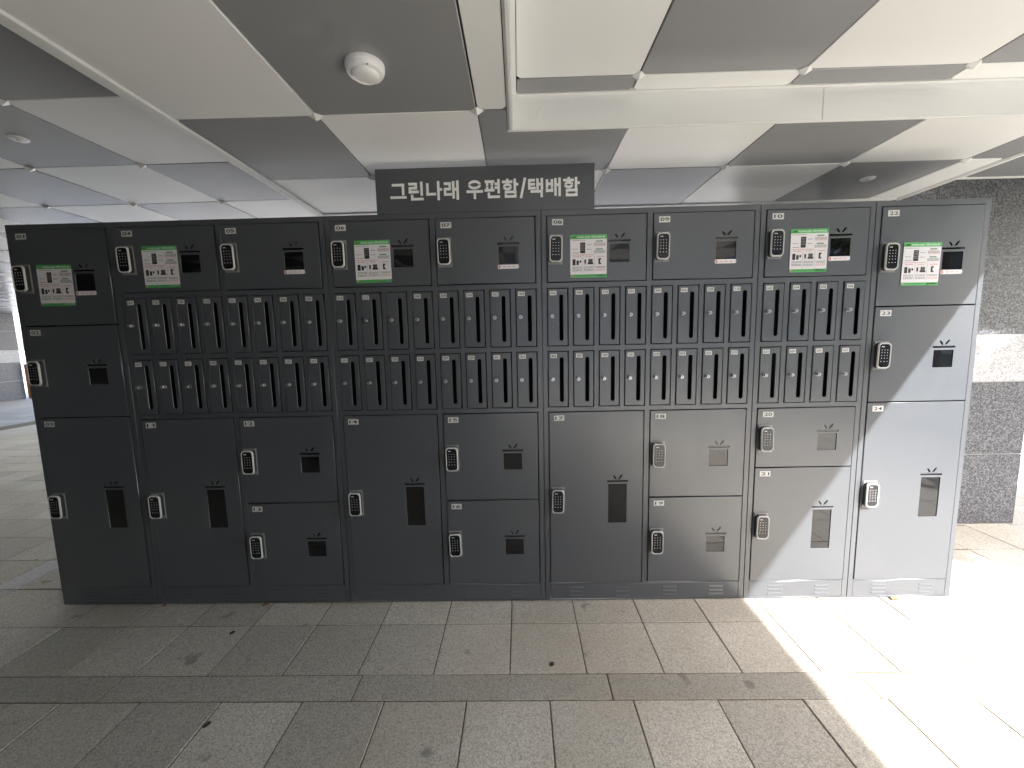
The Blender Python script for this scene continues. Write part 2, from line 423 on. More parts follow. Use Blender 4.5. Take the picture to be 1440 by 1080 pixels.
for i, c in enumerate(CAB):
    w = XS[i + 1] - XS[i]; c['x'] = XS[i]; c['w'] = w
    wide = w > 0.8
    cols = halves(w) if wide else ((MG, w - MG),)
    c['cols'] = cols
    holes = [rect(0.0265, w - 0.0265, 0.012, 0.0925)]
    seen = {}
    for d in c['doors']:
        seen.setdefault(d[1], []).append(d[2])
    for ci, zs in seen.items():
        zs = sorted(zs); run = [list(zs[0])]
        for z in zs[1:]:
            if abs(z[0] - run[-1][1]) < 1e-4: run[-1][1] = z[1]
            else: run.append(list(z))
        for a, b in run: holes.append(rect(cols[ci][0], cols[ci][1], a, b))
    c['boxes'] = []
    if c['mail']:
        n = 8 if wide else 4
        off = MG - 0.0005 if wide else MG
        for r, (a, b) in enumerate(ZM):
            for j in range(n):
                x = off + j * (w - 2 * MG - MW + 0.001) / (n - 1)
                holes.append(rect(x, x + MW, a, b)); c['boxes'].append((r, j, x, a))
    c['frame_me'] = plate('frame', [rect(0.0012, w - 0.0012, 0.006, 1.9)] + holes, 0.0, 0.02, 0.0012, PAINT)
    c['door_me'] = []
    for d in c['doors']:
        x0, x1 = cols[d[1]]; z0, z1 = d[2]
        dw, dh = x1 - x0 - 2 * GAP - 0.0015, z1 - z0 - 2 * GAP
        if z1 not in (1.876, .973): dh += 0.0012      # tight joint between stacked doors
        gx, gz = dw - 0.1215, dh / 2 - 0.023
        me = folded('locker_door', [rect(0, dw, 0, dh)] + gift(gx, gz, d[3]), -DW, 0.010, 0.001, PAINT)
        c['door_me'].append((me, dw, dh, gx, gz))
    c['kick_me'] = plate('kick_plate', [rect(0.0275, w - 0.0275, 0.0128, 0.0918)], 0.0008, 0.012, 0.0008, PAINT)
mw, mh0, mh1 = MW - 2 * GAP - 0.0015, ZM[0][1] - ZM[0][0] - 2 * GAP, ZM[1][1] - ZM[1][0] - 2 * GAP
MAILDOOR = [folded('mailbox_door', [rect(0, mw, 0, h), rrect(0.0525, 0.0705, 0.022, 0.022 + 0.212, 0.0088, 6)], -DW, 0.010, 0.001, PAINT) for h in (mh0, mh1)]

# ================================================================== structure: paving
gb = MB(GROUND)
for (x0, x1, y0, y1) in ((-300, -9, -300, 300), (9, 300, -300, 300), (-9, 9, -300, -5.2), (-9, 9, 6, 300)):
    gb.face([(x0, y0, 0), (x1, y0, 0), (x1, y1, 0), (x0, y1, 0)])
struct(gb.build('ground'))
pb = MB(JOINT)
pb.face([(-9.1, -5.3, -0.0032), (9.1, -5.3, -0.0032), (9.1, 6.1, -0.0032), (-9.1, 6.1, -0.0032)])
paving = struct(pb.build('paving'))
PX = 0.3062
slab_cache = {}
def slab_mesh(w, h, m):
    key = (round(w, 3), round(h, 3), m.name)
    if key not in slab_cache:
        b = MB(m); b.box(-w / 2, w / 2, -h / 2, h / 2, -0.03, 0, 0, 0.0014)
        slab_cache[key] = b.mesh('paving_slab')
    return slab_cache[key]
slabs = []
def slab(x0, x1, y0, y1, m):
    j = 0.0025
    slabs.append(((x0 + x1) / 2, (y0 + y1) / 2, x1 - x0 - 2 * j, y1 - y0 - 2 * j, m))
def course(y0, y1, off, xa, xb, m=PAVE, p=PX):
    i0 = math.ceil((xa - off) / p); i1 = math.floor((xb - off) / p)
    for i in range(i0, i1): slab(off + i * p, off + (i + 1) * p, y0, y1, m)
XA0, XB0 = -0.1713, -0.0222
RA = -9 * PX + XA0            # left end of the near field, where the pale strip runs
rows_up = [(-0.445, -0.158, XA0), (-0.158, 0.145, XA0)]
y = 0.145
while y < 5.5: rows_up.append((y, y + 0.303, XA0)); y += 0.303
rows_dn = []
y = -0.563
while y > -5.0: rows_dn.append((y - 0.303, y, XB0)); y -= 0.303
for a, b, o in rows_up:
    course(a, b, o, RA - 0.001, 8.9)
    course(a, b, RA - 0.16, -8.9, RA - 0.16 + 0.001)
    if a > -0.2: slab(RA - 0.16, RA, a, b, PAVEL)
    else: slab(RA - 0.16, RA, a, b, PAVE)
for a, b, o in rows_dn: course(a, b, o, -8.9, 8.9)
xb = 0.212 - 0.972 * 9
while xb < 8.6: slab(xb, xb + 0.972, -0.563, -0.445, PAVEB); xb += 0.972
cx_, cy_, cz_ = cam.matrix_world.translation
def in_view(p, pad=0.12):
    v = Vector(p) - cam.matrix_world.translation
    z = v.dot(CF)
    if z < 0.15: return False
    return abs(v.dot(CR) / z) < 1.2632 + pad and abs(v.dot(CU) / z) < 0.9474 + pad
def hidden(x, y): return y > 0.16 and -1.6 - 0.6 * (y - 0.1) < x < 1.95 + 1.0 * y
vis = [s for s in slabs if in_view((s[0], s[1], 0)) and not hidden(s[0], s[1])]
vis.sort(key=lambda s: (s[0] - cx_) ** 2 + (s[1] - cy_) ** 2)
vis = vis[:290]
vset = set(map(id, vis))
for s in vis:
    o = link('paving_slab', slab_mesh(s[2], s[3], s[4]), None, paving)
    o.location = (s[0], s[1], random.uniform(-0.0012, 0.0008))
    o.rotation_euler = (random.uniform(-.002, .002), random.uniform(-.002, .002), random.uniform(-.0015, .0015))
rest = MB(PAVE, PAVEB, PAVEL)
for s in slabs:
    if id(s) in vset: continue
    mi = [PAVE, PAVEB, PAVEL].index(s[4])
    x, y, w, h = s[:4]
    rest.face([(x - w / 2, y - h / 2, 0), (x + w / 2, y - h / 2, 0), (x + w / 2, y + h / 2, 0), (x - w / 2, y + h / 2, 0)], mi)
o = rest.build('distant_slabs', paving); o['kind'] = 'stuff'

ADDED_LAWN = mat('added_lawn', (0.05, 0.08, 0.025), 0.9)
k = N(ADDED_LAWN); k.col(k.ramp(k.noise(6, 6), [(0.3, (0.03, 0.055, 0.015)), (0.7, (0.075, 0.10, 0.035))]))
lw = MB(ADDED_LAWN); lw.face([(4.7, -45, 0.005), (45, -45, 0.005), (45, -1.6, 0.005), (4.7, -1.6, 0.005)])  # unseen dark green sheet added to cut light bounced off sunny paving
struct(lw.build('added_lawn'))

# ================================================================== structure: ceiling
zl, zh = 2.13, 2.245
LX0, LX1, LYB = -1.371, 2.272, 0.757       # low zone
CX0, CYB = -0.118, -0.251                   # coffer corner
EDGE = 2.43                                 # open edge of the soffit towards the sun
YF = -7.0
YC = 6.2                                    # a court open to the sky lies beyond, behind the lockers
cb = MB(CONC)
cb.box(-13.2, EDGE, YF, YC, 2.30, 3.1)
cb.box(-13.2, -9.6, YC, 9.0, 2.30, 3.1)
cb.box(EDGE, 6.0, CYB, YC, 2.30, 3.1)
ceiling = struct(cb.build('ceiling'))
cv = MB(VOID)
for (x0, x1, y0, y1, z) in ((-13.2, LX0, YF, YC, zh + .02), (-13.2, -9.6, YC, 9.0, zh + .02), (LX0, CX0, YF, LYB, zl + .02), (CX0, LX1, CYB, LYB, zl + .02), (CX0, EDGE, YF, CYB, zh + .02), (LX1, 6.0, CYB, YC, zh + .02), (LX0, LX1, LYB, YC, zh + .02)):
    cv.face([(x0, y0, z), (x0, y1, z), (x1, y1, z), (x1, y0, z)])
cv.build('ceiling_backing', ceiling)
tr = MB(TRIM)
def tbox(*a, bev=0.0015): tr.box(*a, 0, bev)
# coffer fascias, lips and edges of the dropped zones
def trim_part(name, *boxes):
    b = MB(TRIM)
    for q in boxes: b.box(*q, 0, 0.0015)
    return b.build(name, ceiling)
seg = [CX0 + 0.0, 1.06, EDGE]
for a, b_ in zip(seg[:-1], seg[1:]):
    trim_part('coffer_fascia', (a + 0.0006, b_ - 0.0006, CYB, CYB + 0.018, zl - 0.002, 2.30))
trim_part('coffer_fascia', (CX0 - 0.018, CX0, YF, CYB + 0.018, zl - 0.002, 2.30))
trim_part('coffer_lip', (CX0 - 0.020, EDGE, CYB - 0.001, CYB + 0.012, zl - 0.007, zl - 0.002))
trim_part('coffer_lip', (CX0 - 0.012, CX0 + 0.001, YF, CYB - 0.002, zl - 0.007, zl - 0.002))
trim_part('coffer_angle', (CX0, EDGE, CYB - 0.014, CYB, zh - 0.003, zh + 0.012))
trim_part('coffer_angle', (CX0, CX0 + 0.016, YF, CYB - 0.0145, zh - 0.003, zh + 0.012))
trim_part('edge_trim', (LX0, LX0 + 0.044, YF, LYB, zl - 0.007, 2.30))
trim_part('edge_trim', (LX1 - 0.020, LX1, CYB + 0.02, LYB, zl - 0.005, 2.30), (LX1 - 0.036, LX1 - 0.026, CYB + 0.02, LYB, zl - 0.003, zl + .02))
trim_part('wall_angle', (LX0 + 0.045, LX1 - 0.04, LYB - 0.03, LYB + 0.018, zl - 0.004, 2.30))
trim_part('wall_angle', (LX1 + 0.001, 3.6, LYB - 0.012, LYB + 0.01, zh - 0.004, zh + .02))
trim_part('soffit_edge', (EDGE - 0.05, EDGE, YF, CYB, zh - 0.004, 2.30), (EDGE, 6.0, CYB - 0.04, CYB - 0.001, zh - 0.004, 2.30))

panels = []
def zone(ox, oy, sx, sy, x0, x1, y0, y1, z, even_white, caps=True):
    i0, i1 = math.floor((x0 - ox) / sx), math.ceil((x1 - ox) / sx)
    j0, j1 = math.floor((y0 - oy) / sy), math.ceil((y1 - oy) / sy)
    for i in range(i0, i1):
        for j in range(j0, j1):
            a, b = max(ox + i * sx, x0), min(ox + (i + 1) * sx, x1)
            c, d = max(oy + j * sy, y0), min(oy + (j + 1) * sy, y1)
            if b - a < 0.012 or d - c < 0.012: continue
            white = ((i + j) % 2 == 0) == even_white
            full = (abs(a - (ox + i * sx)) < 1e-6, abs(b - (ox + (i + 1) * sx)) < 1e-6, abs(c - (oy + j * sy)) < 1e-6, abs(d - (oy + (j + 1) * sy)) < 1e-6)
            panels.append((a, b, c, d, z, white))
    if caps:
        for i in range(i0, i1 + 1):
            for j in range(j0, j1 + 1):
                x, y = ox + i * sx, oy + j * sy
                if x0 + .02 < x < x1 - .02 and y0 + .02 < y < y1 - .02: capspots.append((x, y, z))
capspots = []
SL, SLY, SH, SHY = 0.5733, 0.554, 0.5826, 0.563
zone(-0.8158, -0.3823, SL, SLY, LX0 + 0.044, CX0 - 0.019, YF, LYB - 0.03, zl, True)
zone(-0.8158, -0.3823, SL, SLY, CX0 - 0.019, LX1 - 0.036, CYB + 0.019, LYB - 0.03, zl, True)
# the panel row meets the coffer corner: merge the slivers of one tile split by the zone border
zone(0.335, -0.354, SH, SHY, CX0 + 0.016, EDGE - 0.05, YF, CYB - 0.014, zh, True)
zone(-2.0175, 0.2344, SH, SHY, -13.2, LX0, YF, YC, zh, False)
zone(-2.0175, 0.2344, SH, SHY, -13.2, -9.6, YC, 9.0, zh, False)
zone(-2.0175, 0.2344, SH, SHY, LX0, LX1, LYB + 0.02, YC, zh, False)
zone(-2.0175 + 8 * SH, 0.2344, SH, SHY, LX1, 3.7, CYB, LYB - 0.012, zh, False)
def fuse(ps):
    """two pieces of the same tile either side of x = CX0 - 0.019 become one panel where they share both ends"""
    out = []; used = set()
    for i, p in enumerate(ps):
        if i in used: continue
        for j in range(i + 1, len(ps)):
            q = ps[j]
            if j not in used and abs(p[1] - q[0]) < 1e-6 and abs(p[2] - q[2]) < 1e-6 and abs(p[3] - q[3]) < 1e-6 and p[4] == q[4] == zl and p[5] == q[5] and abs(p[1] - (CX0 - 0.019)) < 1e-6:
                p = (p[0], q[1]) + p[2:]; used.add(j)
        out.append(p)
    return out
panels = [p for p in panels if not (p[4] == zl and -0.39 < p[2] < -0.2 and p[3] > 0.1 and (abs(p[1] - (CX0 - 0.019)) < 1e-6 or abs(p[0] - (CX0 - 0.019)) < 1e-6))]
panels = fuse(panels)
xa_, xb_, ya_, yb_ = -0.8158 + SL + .0022, -0.8158 + 2 * SL - .0022, -0.3823 + .0022, -0.3823 + SLY - .0022
lb = MB(PAND)
lb.prism([(xa_ + .012, -ya_), (CX0 - 0.021, -ya_), (CX0 - 0.021, -(CYB + 0.021)), (xb_, -(CYB + 0.021)), (xb_, -yb_ + .012), (xb_ - .012, -yb_), (xa_ + .012, -yb_), (xa_, -yb_ + .012), (xa_, -ya_ - .012)], 0, 0.01)
lm = lb.mesh('ceiling_panel'); lm.transform(Matrix(((1, 0, 0, 0), (0, 0, -1, 0), (0, 1, 0, zl + 0.0005), (0, 0, 0, 1))))
link('ceiling_panel', lm, None, ceiling)
def panel_shape(b, x0, x1, y0, y1, mi):
    g, cc, t = 0.0022, 0.012, 0.010
    x0 += g; x1 -= g; y0 += g; y1 -= g
    cc = min(cc, (x1 - x0) / 3, (y1 - y0) / 3)
    def ring(e, z):
        q = cc
        return [b.bm.verts.new(p + (z,)) for p in ((x0 + e + q, y0 + e), (x1 - e - q, y0 + e), (x1 - e, y0 + e + q), (x1 - e, y1 - e - q), (x1 - e - q, y1 - e), (x0 + e + q, y1 - e), (x0 + e, y1 - e - q), (x0 + e, y0 + e + q))]
    r0, r1, r2 = ring(0, t), ring(0, 0.0025), ring(0.0025, 0)
    for a, c in ((r0, r1), (r1, r2)):
        for i in range(8):
            b.bm.faces.new((a[i], a[(i + 1) % 8], c[(i + 1) % 8], c[i])).material_index = mi
    b.bm.faces.new(list(reversed(r2))).material_index = mi
pc = {}
def pan_mesh(w, h, white):
    key = (round(w, 3), round(h, 3), white)
    if key not in pc:
        b = MB(PANW if white else PAND); panel_shape(b, -w / 2, w / 2, -h / 2, h / 2, 0); pc[key] = b.mesh('ceiling_panel')
    return pc[key]
pv = [p for p in panels if in_view(((p[0] + p[1]) / 2, (p[2] + p[3]) / 2, p[4]), 0.5)]
pv.sort(key=lambda p: ((p[0] + p[1]) / 2 - cx_) ** 2 + ((p[2] + p[3]) / 2 - cy_) ** 2)
pv = pv[:260]; ps = set(map(id, pv))
for p in pv:
    o = link('ceiling_panel', pan_mesh(p[1] - p[0], p[3] - p[2], p[5]), None, ceiling, ((p[0] + p[1]) / 2, (p[2] + p[3]) / 2, p[4] + random.uniform(0, 0.0015)))
    o.rotation_euler = (random.uniform(-.003, .003), random.uniform(-.003, .003), 0)
b = MB(PANW, PAND)
for p in panels:
    if id(p) in ps: continue
    z = p[4]
    b.face([(p[0] + .002, p[2] + .002, z), (p[0] + .002, p[3] - .002, z), (p[1] - .002, p[3] - .002, z), (p[1] - .002, p[2] + .002, z)], 0 if p[5] else 1)
o = b.build('distant_panels', ceiling); o['kind'] = 'stuff'
b = MB(TRIM)
R_ = 0.026
for k_ in range(4):
    a0, a1 = math.pi / 2 * k_, math.pi / 2 * (k_ + 1)
    b.face([(R_ * math.cos(a0), R_ * math.sin(a0), 0), (R_ * math.cos(a1), R_ * math.sin(a1), 0), (0, 0, -0.016)])
b.face([(R_, 0, 0), (0, -R_, 0), (-R_, 0, 0), (0, R_, 0)])
CAPM = b.mesh('corner_cap')
for (x, y, z) in capspots:
    if in_view((x, y, z), 0.3) and (x - cx_) ** 2 + (y - cy_) ** 2 < 60: link('corner_cap', CAPM, None, ceiling, (x, y, z - 0.0005))

# ================================================================== walls
def granite_wall(name, label, origin, rz, length, depth, bands, pw):
    e = empty(name, origin, label, 'wall'); e.rotation_euler = (0, 0, rz)
    core = MB(MORTAR); core.box(0.004, length - 0.004, 0.006, depth, 0, bands[-1][1] - 0.002); core.build('wall_core', e)
    cache = {}
    for z0, z1, m in bands:
        n = max(1, round(length / pw))
        for i in range(n):
            a, c = length * i / n + 0.0016, length * (i + 1) / n - 0.0016
            key = (round(c - a, 4), z0)
            if key not in cache:
                q = MB(m); q.box(0, c - a, 0, 0.03, z0 + 0.0030, z1 - 0.0030, 0, 0.0012); cache[key] = q.mesh('granite_panel')
            link('granite_panel', cache[key], None, e, (a, random.uniform(-0.0006, 0.0006), 0))
    return e
BANDS = [(0.0, 0.487, GRAND), (0.487, 0.975, GRAND), (0.975, 1.282, GRANL), (1.282, 1.773, GRAND), (1.773, 2.262, GRAND)]
wall = granite_wall('granite_wall', 'speckled dark granite wall with one pale band, rising behind the right end of the lockers', (1.80, 0.772, 0), 0, 1.43, 1.05, BANDS, 0.72)
# its end faces right: one stack of panels on the return
for z0, z1, m in BANDS:
    for kx in range(1):
        q = MB(m); q.box(0, 0.03, 0.035 + kx * 0.99, 0.035 + kx * 0.99 + 1.015, z0 + 0.0022, z1 - 0.0022, 0, 0.0012)
        q.build('granite_panel', wall, (1.4265, 0, 0))
far = granite_wall('granite_wall', 'far granite wall with a pale band, seen past the left edge of the lockers', (-13.2, 5.5, 0), math.pi / 2, 3.02, 0.4, BANDS, 1.0)
far.rotation_euler = (0, 0, math.pi / 2)
b = MB(ORANGE); b.box(-0.06, 0.06, -0.05, 0.05, 0, 0.89, 0, 0.006); b.box(-0.075, 0.075, -0.065, 0.065, 0.89, 0.91, 0, 0.004)
tag(b.build('timber_post', None, (-13.12, 8.60, 0)), 'orange timber post at the end of the far granite wall', 'post')

DARKB = [(a_, b_, GRAND) for a_, b_, m_ in BANDS]  # no pale band, so the added walls throw back less light
# unseen walls added behind and left to cut light on the left lockers
rear = granite_wall('rear_blocker_wall', 'unseen granite wall behind the viewer, placed to keep the left lockers dark', (-0.3, -3.3, 0), math.pi, 3.9, 0.4, DARKB, 0.96)
side = granite_wall('side_blocker_wall', 'unseen granite wall added left of the viewer to block light from that side', (-4.2, -3.3, 0), math.pi / 2, 3.6, 0.4, DARKB, 1.0)

# ================================================================== the locker cabinets
def lock_mesh():
    """keypad lock: clear backing plate, bulging silver rim, black face with keys; x-z plane, front towards -y"""
    b = MB(SILVER, LBLACK, LSIDE, LINK, LCLEAR)
    def bulge(w, h, r, bw):
        out = []
        for x, z in rrect(-w / 2, w / 2, -h / 2, h / 2, r, 6):
            s = 1 + bw * (1 - (2 * z / h) ** 2); t = 1 + bw * 0.35 * (1 - (2 * x / w) ** 2)
            out.append((x * s, z * t))
        return out
    b.prism(rect(-0.030, 0.0335, -0.0665, 0.0665), -0.0035, 0.0, 4)
    outer = bulge(0.058, 0.116, 0.013, 0.10)
    b.prism(outer, -0.019, -0.0035, 0, 2)
    mid = bulge(0.057, 0.115, 0.013, 0.10)
    inn = bulge(0.0465, 0.1035, 0.0115, 0.10)
    n = len(mid)
    # rim: outer edge -> crest -> inner edge
    rings = []
    for lp, y in ((bulge(0.058, 0.116, 0.013, 0.10), -0.0192), (bulge(0.0545, 0.1125, 0.0125, 0.10), -0.0255), (bulge(0.0495, 0.107, 0.012, 0.10), -0.0262), (inn, -0.0235)):
        rings.append([b.bm.verts.new((x, y, z)) for x, z in lp])
    for p, q in zip(rings[:-1], rings[1:]):
        for i in range(n):
            f = b.bm.faces.new((p[i], p[(i + 1) % n], q[(i + 1) % n], q[i])); f.material_index = 0; f.smooth = True
    f = b.bm.faces.new(rings[-1]); f.material_index = 1
    y = -0.0241
    def dot(x, z, w, h): b.face([(x - w / 2, y, z - h / 2), (x + w / 2, y, z - h / 2), (x + w / 2, y, z + h / 2), (x - w / 2, y, z + h / 2)], 3)
    for r in range(4):
        for c_ in range(3):
            dot((c_ - 1) * 0.0125, 0.026 - r * 0.0125, 0.0026, 0.0036)
    dot(-0.009, 0.041, 0.013, 0.0035)
    for c_ in range(3): dot((c_ - 1) * 0.0135, -0.0265, 0.004, 0.0028)
    b.prism(ellipse(0, -0.0335, 0.0185, 0.0125, 0, 20), -0.0238, -0.0232, 1)
    return b.mesh('keypad_lock')
LOCK = lock_mesh()
def cam_mesh():
    b = MB(CHROME, KEYWAY)
    b.cyl((0, 0, 0), 0.0092, 0.0092, -0.0035, 0.0, 'Y', 20, 0)
    b.cyl((0, 0, 0), 0.0074, 0.0078, -0.0195, -0.0035, 'Y', 20, 0)
    b.box(-0.0007, 0.0007, -0.0199, -0.0192, -0.0036, 0.0036, 1)
    b.box(-0.0048, -0.0010, -0.0198, -0.0193, -0.0006, 0.0006, 1)
    return b.mesh('cam_lock')
CAM = cam_mesh()
plates = {}
def number_plate(t, w, h):
    b = MB(LABEL, INK if len(t) == 2 else GREYINK)
    b.box(-w / 2, w / 2, -0.0011, 0.0, -h / 2, h / 2, 0, 0.0003)
    put_text(b, TXT[t], 0, 0, -0.00135, 1)
    return b.mesh('number_plate', False)
def leaflet_mesh():
    """printed sheet, origin at its centre"""
    W, H = 0.166, 0.190
    b = MB(PAPER, GREEN, WHITEINK, YELLOW, GREYINK, RED, TEAL, INK)
    b.box(-W / 2, W / 2, -0.0004, 0, -H / 2, H / 2, 0)
    def q(x0, x1, z0, z1, mi, y=-0.0006):
        b.face([(x0 - W / 2, y, H / 2 - z1), (x1 - W / 2, y, H / 2 - z1), (x1 - W / 2, y, H / 2 - z0), (x0 - W / 2, y, H / 2 - z0)], mi)
    rnd = random.Random(3)
    def line(x0, x1, z, h, mi):
        x = x0
        while x < x1:
            w = rnd.uniform(0.003, 0.009); q(x, min(x + w, x1), z, z + h, mi); x += w + rnd.uniform(0.0012, 0.0025)
    q(0, W, 0, 0.0195, 1); q(0, W, 0.1765, H, 1)
    line(0.008, 0.030, 0.008, 0.007, 3)
    put_text(b, HEAD1, 0.060 - W / 2, H / 2 - 0.0115, -0.0008, 2); put_text(b, HEAD2, 0.126 - W / 2, H / 2 - 0.011, -0.0008, 2)
    q(0.004, 0.012, 0.178, 0.187, 5, -0.0008)
    line(0.020, 0.095, 0.181, 0.0025, 6); line(0.113, 0.160, 0.179, 0.006, 2)
    line(0.006, 0.070, 0.0245, 0.002, 4)
    q(0.045, 0.068, 0.034, 0.082, 7)
    for r in range(5):
        for c_ in range(3): q(0.049 + c_ * 0.006, 0.051 + c_ * 0.006, 0.040 + r * 0.007, 0.042 + r * 0.007, 0, -0.0008)
    for z, x0, x1 in ((0.044, 0.076, 0.098), (0.064, 0.076, 0.098), (0.062, 0.010, 0.034), (0.079, 0.010, 0.040)): line(x0, x1, z, 0.0022, 4)
    for z in (0.027, 0.062): q(0.116, 0.148, z, z + 0.0055, 6)
    for z in (0.036, 0.0405, 0.045, 0.0495): line(0.108, 0.160, z, 0.0022, 5 if z in (0.036, 0.0495) else 4)
    for z in (0.071, 0.0755, 0.080): line(0.108, 0.160, z, 0.0022, 4)
    line(0.006, 0.105, 0.088, 0.0028, 5); line(0.012, 0.050, 0.0955, 0.0032, 5); line(0.068, 0.096, 0.0955, 0.0032, 5); line(0.122, 0.156, 0.0955, 0.0032, 5)
    for x in (0.0565, 0.1105): q(x, x + 0.0008, 0.092, 0.170, 4)
    q(0.010, 0.024, 0.108, 0.135, 7); q(0.028, 0.039, 0.114, 0.134, 7); q(0.042, 0.050, 0.114, 0.124, 7)
    q(0.064, 0.072, 0.110, 0.128, 7); q(0.067, 0.069, 0.128, 0.136, 4); q(0.082, 0.102, 0.108, 0.124, 4); q(0.079, 0.105, 0.124, 0.132, 7)
    q(0.128, 0.136, 0.106, 0.132, 7); q(0.136, 0.141, 0.106, 0.112, 7); q(0.136, 0.141, 0.126, 0.132, 7)
    for z in (0.142, 0.147, 0.154, 0.159):
        line(0.008, 0.052, z, 0.0022, 4); line(0.062, 0.106, z, 0.0022, 4); line(0.116, 0.160, z, 0.0022, 5 if z > 0.15 else 4)
    return b.mesh('leaflet', False)
LEAF = leaflet_mesh()
b = MB(PINK, RED, PAPER)
b.prism(rrect(-0.048, 0.048, -0.0095, 0.0095, 0.005, 3), -0.0005, 0, 2)
b.face([(-0.045, -0.0007, -0.007), (-0.037, -0.0007, -0.007), (-0.037, -0.0007, 0.007), (-0.045, -0.0007, 0.007)], 1)
for i in range(7): b.face([(-0.022 + i * 0.0075, -0.0007, -0.0025), (-0.017 + i * 0.0075, -0.0007, -0.0025), (-0.017 + i * 0.0075, -0.0007, 0.0025), (-0.022 + i * 0.0075, -0.0007, 0.0025)], 0 if i % 3 else 1)
TAB = b.mesh('caution_sticker', False)
def vent_mesh():
    b = MB(PAINT)
    for z in (0.0, 0.020, 0.040):
        x0, x1 = -0.036, 0.036
        # pressed louvre: slopes out at the bottom, open above
        p = [(x0, 0, z + 0.008), (x1, 0, z + 0.008), (x1 - .004, -0.0022, z - 0.002), (x0 + .004, -0.0022, z - 0.002), (x1, 0, z - 0.005), (x0, 0, z - 0.005)]
        v = [b.bm.verts.new(q) for q in p]
        for f in ((0, 1, 2, 3), (3, 2, 4, 5), (0, 3, 5), (1, 4, 2)): b.bm.faces.new([v[i] for i in f])
    return b.mesh('vent')
VENT = vent_mesh()
b = MB(KEYWAY); b.cyl((0, 0, 0), 0.014, 0.016, 0.0, 0.008); FOOT = b.mesh('foot')

CLAB = {'E1': 'narrow dark locker cabinet of three doors, 01 to 03, leftmost in the row',
        'A': 'wide locker cabinet with doors 04, 05, 11 to 13, second from the left',
        'B': 'wide locker cabinet with doors 06, 07, 14 to 16, third from the left',
        'C': 'wide locker cabinet with doors 08, 09, 17 to 19, just right of centre',
        'D': 'narrow locker cabinet with eight mailboxes and a diagonal sunlight edge across door 21',
        'E2': 'narrow mostly sunlit locker cabinet without mailboxes, rightmost in the row'}
LLAB = {'01': 'green and white instruction leaflet in the dark on the leftmost, lowest-hung door',
        '04': 'green and white instruction leaflet, second from the left, above the first mailboxes',
        '06': 'green and white instruction leaflet, third from the left, below the left half of the sign',
        '08': 'green and white instruction leaflet just below and right of the sign board',
        '10': 'green and white instruction leaflet on the narrow cabinet with eight mailboxes',
        '22': 'green and white instruction leaflet, rightmost of all, on the partly sunlit end cabinet'}
pane_cache = {}
DEPTH = 0.50
leafspots = []
